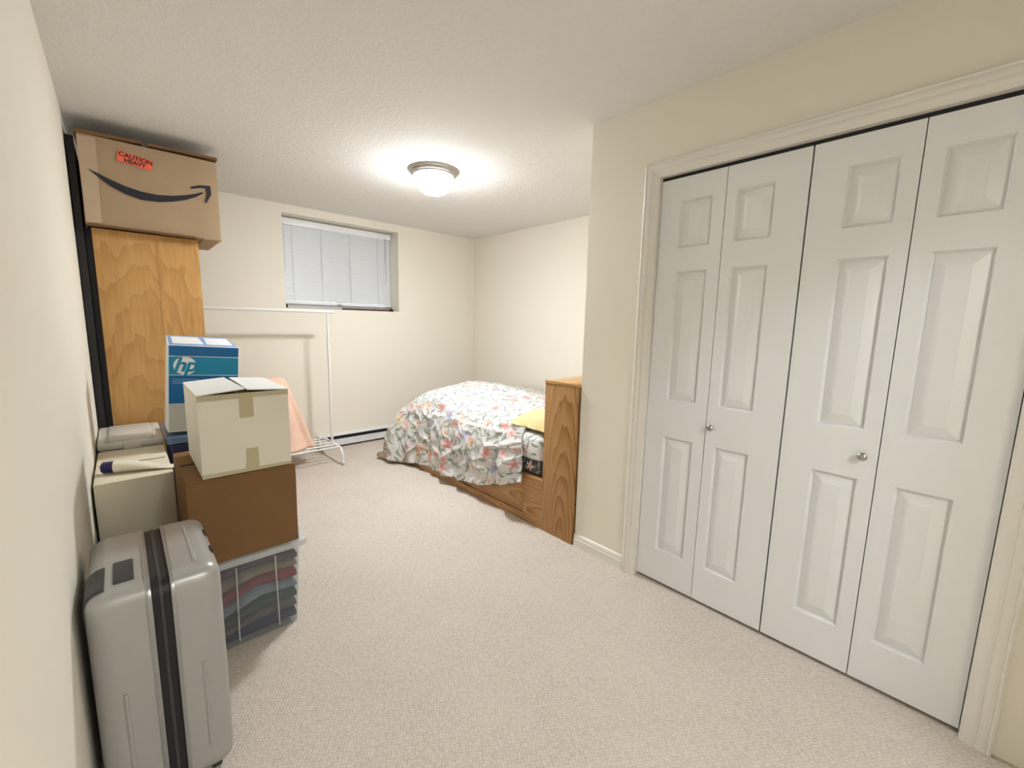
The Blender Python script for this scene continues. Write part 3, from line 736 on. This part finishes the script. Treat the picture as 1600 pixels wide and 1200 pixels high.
# ------------------------------------------------------------------ boxes by the left wall
# suitcase standing upright
SX0, SX1, SY0, SY1, SZ0, SZ1 = -.116, .156, 1.325, 1.725, .05, .668
t = thing('suitcase', ((SX0+SX1)/2, (SY0+SY1)/2, 0), 'silver hard-shell suitcase standing upright against the wall', 'suitcase')
me0 = MB().box(SX0, SX1, SY0, SY1, SZ0, SZ1).mesh('shell', t.location); bevel(me0, .048, 6)
def shell(x_cut, keep_hi):
    bm = bmesh.new(); bm.from_mesh(me0)
    g_ = bm.verts[:]+bm.edges[:]+bm.faces[:]
    bmesh.ops.bisect_plane(bm, geom=g_, plane_co=(x_cut-t.location.x, 0, 0), plane_no=(1, 0, 0), clear_inner=keep_hi, clear_outer=not keep_hi)
    bmesh.ops.holes_fill(bm, edges=[e for e in bm.edges if e.is_boundary])
    me = bpy.data.meshes.new('shell'); bm.to_mesh(me); bm.free(); smooth(me, 50); return me
sl = link('shell', shell(-.004, False), M['silver'], t); sr = link('shell', shell(.054, True), M['silver'], t)
def loop_band(x0, x1, ins, mat, name, r=.046):
    """rectangular band round the case in the YZ plane"""
    def ring(x, i):
        pts = []
        for cy, cz, a0 in ((SY1-r, SZ1-r, 0), (SY0+r, SZ1-r, PI/2), (SY0+r, SZ0+r, PI), (SY1-r, SZ0+r, 3*PI/2)):
            for k in range(7):
                a = a0+PI/2*k/6; pts.append(Vector((x, cy+(r+i)*math.cos(a), cz+(r+i)*math.sin(a))))
        return pts
    return part(name, MB().loft([ring(x0, ins), ring(x1, ins)]), mat, t, .001, sm=True)
loop_band(-.004, .007, .004, M['rim_metal'], 'metal_rim'); loop_band(.045, .054, .004, M['rim_metal'], 'metal_rim')
loop_band(.007, .045, -.004, M['black'], 'gasket'); loop_band(.022, .029, -.001, M['charcoal'], 'zip_line')
# dark fittings on the wall-side shell, ribs and feet on the other
part('handle_plate', MB().box(-.062, -.022, SY0+.055, SY0+.175, SZ1-.004, SZ1+.005), M['charcoal'], t, .004, label='dark plastic handle plate')
def shell_patch(name, lims, grow, mat, parent, lab):
    bm = bmesh.new(); bm.from_mesh(me0); bm.normal_update()
    for v in bm.verts: v.co += v.normal*grow
    for axis, lo_, hi_ in lims:
        for val, sgn in ((lo_, -1), (hi_, 1)):
            co = Vector((0, 0, 0)); co[axis] = val-t.location[axis]; no = Vector((0, 0, 0)); no[axis] = sgn
            bmesh.ops.bisect_plane(bm, geom=bm.verts[:]+bm.edges[:]+bm.faces[:], plane_co=co, plane_no=no, clear_outer=True)
    me = bpy.data.meshes.new(name); bm.to_mesh(me); bm.free(); smooth(me, 60)
    return link(name, me, mat, parent, (0, 0, 0), lab)
cg = shell_patch('corner_guard', ((0, -.2, -.078), (1, SY0+.035, SY0+.165), (2, SZ1-.075, 1)), .003, M['charcoal'], t, 'dark plastic corner guard')
sdm = cg.modifiers.new('thickness', 'SOLIDIFY'); sdm.thickness = .004
part('rib', MB().tube([(.103, SY0+.06, SZ1-.002), (.103, SY1-.08, SZ1-.002)], .006, 8), M['silver'], sr, sm=True)
for x in (-.06, .10):
    part('rib', MB().tube([(x, SY0+.001, SZ0+.09), (x, SY0+.001, .40)], .005, 8), M['silver'], sl if x < 0 else sr, sm=True)
for y in (SY0+.11, SY0+.24): part('side_foot', MB().box(SX1-.028, SX1-.004, y, y+.045, SZ1-.028, SZ1-.010), M['black'], sr, .004)
for x in (-.075, .115):
    for y in (SY0+.07, SY1-.07):
        c = part('caster', MB().tube([(x, y, .07), (x, y, .035)], .014, 12), M['black'], t)
        part('wheel', MB().lathe([(0, -.011), (.022, -.011), (.025, -.008), (.025, .008), (.022, .011), (0, .011)], (x, y, .0255), 20, 'X'), M['charcoal'], c, sm=True)

# cream box against the wall
t = thing('cream_carton', (0, 2.60, 0), 'plain cream cardboard box with a squeezed tube lying on it', 'carton')
KX0, KX1, KY0, KY1, KZ = -.127, .127, 2.32, 2.87, .655
me = MB().box(KX0, KX1, KY0, KY1, 0, KZ).mesh('body', t.location); crumple(me, 4, .003, 4, 3); bevel(me, .004, 2, .9); smooth(me, 30)
link('body', me, M['cream_card'], t)
part('lid_seam', MB().box(KX0+.01, KX1-.01, 2.595, 2.598, KZ+.001, KZ+.0035), M['card_dark'], t)
# squeezed tube
t = thing('squeeze_tube', (-.0, 2.44, KZ+.003), 'squeezed white cosmetic tube with a navy cap lying on the cream box', 'tube')
rings = []
A, B = Vector((-.062, 2.455, 0)), Vector((.138, 2.40, 0)); ax = (B-A).normalized(); sd = Vector((-ax.y, ax.x, 0))
for k, hw, hh in ((0, .025, .025), (.25, .028, .0235), (.5, .032, .017), (.75, .030, .007), (.93, .031, .0022), (1, .031, .0016)):
    c = A.lerp(B, k)+Vector((0, 0, KZ+.004+hh+(.006*math.sin(k*PI) if 0 else 0)))
    rings.append([c+sd*hw*math.cos(a)+Vector((0, 0, hh*math.sin(a))) for a in [2*PI*q/20 for q in range(20)]])
tb = part('tube_body', MB().loft(rings), M['tube'], t, sm=True)
rings = [[A+ax*d+Vector((0, 0, KZ+.029))+sd*r*math.cos(a)+Vector((0, 0, r*math.sin(a))) for a in [2*PI*q/20 for q in range(20)]] for d, r in ((0, .0252), (-.034, .0252), (-.040, .021))]
part('cap', MB().loft(rings), M['cap'], t, sm=True, label='navy blue screw cap')
for k0, k1, o_ in ((.32, .60, .004), (.36, .70, -.006), (.66, .80, .010)):
    p0, p1 = A.lerp(B, k0), A.lerp(B, k1); z0 = KZ+.006+.0355*(1-k0)*1.15; z1 = KZ+.006+.0345*(1-k1)*1.15
    mb = MB().hexa([p0+sd*(o_)+Vector((0, 0, z0)), p1+sd*o_+Vector((0, 0, z1)), p1+sd*(o_+.0035)+Vector((0, 0, z1)), p0+sd*(o_+.0035)+Vector((0, 0, z0))],
                   [p0+sd*(o_)+Vector((0, 0, z0+.0012)), p1+sd*o_+Vector((0, 0, z1+.0012)), p1+sd*(o_+.0035)+Vector((0, 0, z1+.0012)), p0+sd*(o_+.0035)+Vector((0, 0, z0+.0012))])
    part('printed_line', mb, M['card_dark'], tb)
# lidded plastic container behind it
t = thing('lidded_container', (0, 3.1, 0), 'milky plastic container with a clear lid behind the cream box', 'container')
part('body', MB().hexa([(-.10, 2.925, 0), (.10, 2.925, 0), (.10, 3.31, 0), (-.10, 3.31, 0)], [(-.118, 2.90, .655), (.122, 2.90, .655), (.122, 3.335, .655), (-.118, 3.335, .655)]), M['frost'], t, .012, 3)
ld = part('lid', MB().box(-.128, .132, 2.893, 3.345, .655, .690), M['frost'], t, .010, 3, label='clear plastic lid')
part('lid_recess', MB().box(-.085, .09, 2.93, 3.29, .688, .704), M['frost'], ld, .008, 2)
part('lid_clip', MB().box(-.03, .04, 2.886, 2.894, .645, .694), M['frost'], ld, .003)

# clear storage tub with clothes
t = thing('clear_tub', (.32, 2.10, 0), 'clear plastic storage tub full of clothes under the brown box', 'tub')
TX0, TX1, TY0, TY1, TZ = .178, .492, 1.895, 2.30, .375
def tub_ring(ins, z, fl):
    r = .03; out = []
    x0, x1, y0, y1 = TX0-fl+ins, TX1+fl-ins, TY0-fl*.3+ins, TY1+fl-ins
    for cx, cy, a0 in ((x1-r, y1-r, 0), (x0+r, y1-r, PI/2), (x0+r, y0+r, PI), (x1-r, y0+r, 3*PI/2)):
        for k in range(5):
            a = a0+PI/2*k/4; out.append(Vector((cx+r*math.cos(a), cy+r*math.sin(a), z)))
    return out
part('tub_wall', MB().loft([tub_ring(0, .002, 0), tub_ring(0, TZ, .022), tub_ring(.003, TZ, .022), tub_ring(.003, .005, 0)]), M['clear'], t, sm=True)
part('rim', MB().loft([tub_ring(-.002, TZ-.018, .022), tub_ring(-.022, TZ-.012, .022), tub_ring(-.022, TZ+.012, .022), tub_ring(-.004, TZ+.018, .022), tub_ring(.004, TZ+.018, .022), tub_ring(.004, TZ-.018, .022), tub_ring(-.002, TZ-.018, .022)], False), M['clear_rim'], t, sm=True)
part('lid', MB().box(TX0-.018, TX1+.018, TY0-.002, TY1+.018, TZ+.012, TZ+.018), M['clear_rim'], t)
for x in (.268, .408):
    part('embossed_rib', MB().tube([(x-.004*(1 if x < .3 else -1), TY0-.002, .02), (x, TY0-.009, TZ-.03)], .0028, 6), M['clear_rim'], t)
cloth_cols = [('navy folded trousers at the bottom of the clear tub', (.02, .022, .06), 'trousers'), ('grey-brown folded sweater low in the clear tub', (.11, .085, .075), 'sweater'),
              ('dark teal folded shirt in the clear tub', (.035, .06, .055), 'shirt'), ('pale blue-grey folded blouse in the clear tub', (.22, .25, .29), 'blouse'),
              ('dark red folded shirt in the clear tub', (.24, .035, .045), 'shirt'), ('tan folded cardigan high in the clear tub', (.26, .19, .13), 'cardigan'),
              ('plum folded sweater at the top of the clear tub', (.10, .06, .075), 'sweater')]
NL = len(cloth_cols)
def surf(k, x, y):
    b = .012+(TZ-.03-.012)*k/NL
    if k == 0: return b
    return b+(.034*nz(x*6, y*6, 3.1)+.016*nz(x*13, y*9, 6.1))*math.sin(PI*k/NL)+.013*nz(x*9+k*3, y*7, k*1.3)+.18*(x-.33)*(1 if k % 2 else .4)*(1-abs(2*k/NL-1))
for k, (lab, c, cat) in enumerate(cloth_cols):
    mb = MB(); N = 26; vs = []; fs = []
    x0, x1, y0, y1 = TX0+.008-.016*k/NL, TX1-.008+.016*k/NL, TY0+.008-.004*k/NL, TY1-.012
    for s in (0, 1):
        for i in range(N+1):
            for j in range(N+1):
                u = i/N; v = j/N; x = x0+(x1-x0)*u; y = y0+(y1-y0)*v
                lo_, hi_ = surf(k, x, y), surf(k+1, x, y)-.001
                e = min(1, min(v, 1-v, u, 1-u)*9); bulge = .35+.65*math.sqrt(e)
                mid = (lo_+hi_)/2; z = mid+(hi_-lo_)/2*bulge*(1 if s else -1)
                y2 = y+.004*nz(x*22, k*5, z*30)+(.004 if j == 0 else 0)
                vs.append((x, y2, max(.008, z)))
    n1 = (N+1)**2
    for s in (0, 1):
        for i in range(N):
            for j in range(N):
                a = s*n1+i*(N+1)+j; q = (a, a+N+1, a+N+2, a+1); fs.append(q if s else q[::-1])
    bd = [(i, 0) for i in range(N)]+[(N, j) for j in range(N)]+[(i, N) for i in range(N, 0, -1)]+[(0, j) for j in range(N, 0, -1)]
    for a, b in zip(bd, bd[1:]+bd[:1]):
        ia, ib = a[0]*(N+1)+a[1], b[0]*(N+1)+b[1]; fs.append((ia, ib, n1+ib, n1+ia))
    mb.add(vs, fs); me = mb.mesh('garment', (.32, 2.1, .02)); smooth(me, 60)
    mt = paint('cloth_'+cat+str(k), c, .95, .45, 28, .5, 90, .05)
    tag(link('folded_'+cat, me, mt, None, (.32, 2.1, .02)), lab, cat, 'clothes in the clear tub')

# brown carton on the tub
t = thing('brown_carton', (.32, 2.1, .396), 'dark brown cardboard box on the clear tub under a white box', 'carton')
NX0, NX1, NY0, NY1, NZ0, NZ1 = .132, .500, 1.868, 2.335, .396, .735
me = MB().box(NX0, NX1, NY0, NY1, NZ0, NZ1).mesh('body', t.location); crumple(me, 5, .004, 5, 11); bevel(me, .005, 2, .9); smooth(me, 30)
link('body', me, M['card_dark'], t)
part('flap_seam', MB().box(NX0+.004, NX1-.004, 2.10, 2.104, NZ1+.001, NZ1+.0045), M['dark'], t)
part('tape_strip', MB().box(NX0-.001, NX0+.06, NY0-.0046, NY0-.0036, NZ0+.01, NZ1-.01), M['card_dark'], t)

# white file box with loose flaps
t = thing('white_carton', (.33, 2.08, .741), 'white cardboard box with loose top flaps and yellowed tape', 'carton')
QX0, QX1, QY0, QY1, QZ0, QZ1 = .1835, .484, 1.858, 2.27, .741, 1.052
th = .005
part('front_wall', MB().box(QX0, QX1, QY0, QY0+th, QZ0, QZ1), M['white_card'], t, .0015)
part('back_wall', MB().box(QX0, QX1, QY1-th, QY1, QZ0, QZ1), M['white_card'], t, .0015)
part('side_wall', MB().box(QX0, QX0+th, QY0+th, QY1-th, QZ0, QZ1), M['white_card'], t, .0015)
part('side_wall', MB().box(QX1-th, QX1, QY0+th, QY1-th, QZ0, QZ1), M['white_card'], t, .0015)
part('bottom', MB().box(QX0+th, QX1-th, QY0+th, QY1-th, QZ0, QZ0+th), M['white_card'], t)
part('inner_flap', MB().box(QX0+th, QX1-th, QY0+th, QY0+.15, QZ1-.008, QZ1-.004), M['card_dark'], t)
part('inner_flap', MB().box(QX0+th, QX1-th, QY1-.15, QY1-th, QZ1-.008, QZ1-.004), M['card_dark'], t)
xm = .338
part('top_flap', MB().hexa([(QX0-.001, QY0-.004, QZ1), (xm-.004, QY0-.004, QZ1+.014), (xm-.008, QY1, QZ1+.012), (QX0-.001, QY1, QZ1)], [(QX0-.001, QY0-.004, QZ1+.004), (xm-.004, QY0-.004, QZ1+.018), (xm-.008, QY1, QZ1+.016), (QX0-.001, QY1, QZ1+.004)]), M['white_lid'], t, label='bright white top flap')
part('top_flap', MB().hexa([(xm+.004, QY0-.004, QZ1+.010), (QX1+.002, QY0-.004, QZ1), (QX1+.002, QY1, QZ1), (xm+.012, QY1, QZ1+.010)], [(xm+.004, QY0-.004, QZ1+.014), (QX1+.002, QY0-.004, QZ1+.004), (QX1+.002, QY1, QZ1+.004), (xm+.012, QY1, QZ1+.014)]), M['white_lid'], t, label='bright white top flap')
yq = QY0-.0008
def tp(name, pts, mat): part(name, MB().prism([(a, yq, b) for a, b in pts], (0, .0006, 0)), mat, t)
M['edge_card'] = paint('raw_card_edge', (.52, .47, .33), .8, .08, 20)
tp('raw_edge_strip', [(QX0, QZ1-.022), (QX1, QZ1-.018), (QX1, QZ1), (QX0, QZ1)], M['edge_card'])
tp('raw_edge_strip', [(QX0, QZ0), (QX1, QZ0), (QX1, QZ0+.012), (QX0, QZ0+.016)], M['edge_card'])
yq -= .0007
tp('tape_strip', [(.312, .956), (.359, .957), (.359, QZ1-.002), (.312, QZ1-.002)], M['tape'])
tp('tape_strip', [(.316, QZ0+.001), (.366, QZ0+.001), (.368, QZ0+.03), (.366, .833), (.326, .834), (.324, QZ0+.035)], M['tape'])
part('tape_strip', MB().box(.312, .359, QY0-.005, QY1, QZ1+.0186, QZ1+.0192), M['tape'], t) if 0 else None

# navy tote
t = thing('navy_tote', (.37, 2.92, 0), 'deep navy plastic tote with a slate blue lid under the printer carton', 'tote')
part('body', MB().hexa([(.165, 2.735, 0), (.575, 2.735, 0), (.575, 3.10, 0), (.165, 3.10, 0)], [(.142, 2.715, .685), (.60, 2.715, .685), (.60, 3.13, .685), (.142, 3.13, .685)]), M['navy'], t, .015, 3)
part('lid', MB().box(.134, .608, 2.705, 3.14, .685, .722), M['blue_lid'], t, .008, 2, label='slate blue lid')

# printer carton: leaning, blue and teal bands, round logo
PW, PH, PD = .305, .448, .20
th_ = math.radians(4.0)
t = thing('printer_carton', (.294, 2.73, .736), 'blue and teal printer carton with a round white logo, tipped on a tote', 'carton', rot=(0, th_, 0))
hw = PW/2
def lbox(x0, x1, y0, y1, z0, z1): return MB().box(x0, x1, y0, y1, z0, z1)
lpart('body', MB().hexa([(-hw, 0, 0), (hw, 0, 0), (hw, PD, 0), (-hw, PD, 0)], [(-hw, 0, PH), (hw, 0, PH), (hw-.03, PD, PH+.042), (-hw+.006, PD, PH+.042)]), M['white_print'], t, .003)
def band(name, z0, z1, mat, inset=.004, y=-.0010):
    lpart(name, lbox(-hw+inset, hw-inset*.6, y, y+.0012, z0, z1), mat, t)
band('grey_band', .004, PH*.325, M['grey_print'])
band('blue_band', PH*.33, PH*.655, M['blue']); band('teal_band', PH*.662, PH*.872, M['teal']); band('blue_band', PH*.879, PH-.003, M['blue'])
sl_ = lambda y: PH+.042*y/PD
lpart('top_print', MB().hexa([(-hw+.006, .004, sl_(.004)), (hw-.006, .004, sl_(.004)), (hw-.033, PD-.004, sl_(PD-.004)), (-hw+.01, PD-.004, sl_(PD-.004))], [(-hw+.006, .004, sl_(.004)+.001), (hw-.006, .004, sl_(.004)+.001), (hw-.033, PD-.004, sl_(PD-.004)+.001), (-hw+.01, PD-.004, sl_(PD-.004)+.001)]), M['paleblue'], t)
for x0, x1 in ((-hw+.022, -.012), (.012, hw-.035)):
    q = [(x0, .03), (x1+.012, .03), (x1, PD-.03), (x0+.002, PD-.03)]
    lpart('top_panel', MB().hexa([(a, b, sl_(b)+.001) for a, b in q], [(a, b, sl_(b)+.0022) for a, b in q]), M['white_print'], t)
lc = (-hw+.070, PH*.767)
lo_p = lpart('logo_disc', MB().prism([(lc[0]+.048*math.cos(2*PI*k/40), -.0022, lc[1]+.046*math.sin(2*PI*k/40)) for k in range(40)], (0, .0012, 0)), M['white_print'], t, label='round white logo with slanted letters')
me = text_mesh('hp', .098, .30, .0028, .0003, .92)
o = link('lettering', me, M['teal'], lo_p, (lc[0]-.001, -.0028, lc[1]+.002)); o.rotation_euler = (PI/2, 0, 0)
for z, w in ((.610, .10), (.588, .085), (.566, .06)):
    lpart('printed_line', lbox(-hw+.018, -hw+.018+w*1.1, -.0018, -.0008, PH*z-.002, PH*z+.0015), M['paleblue'], t)
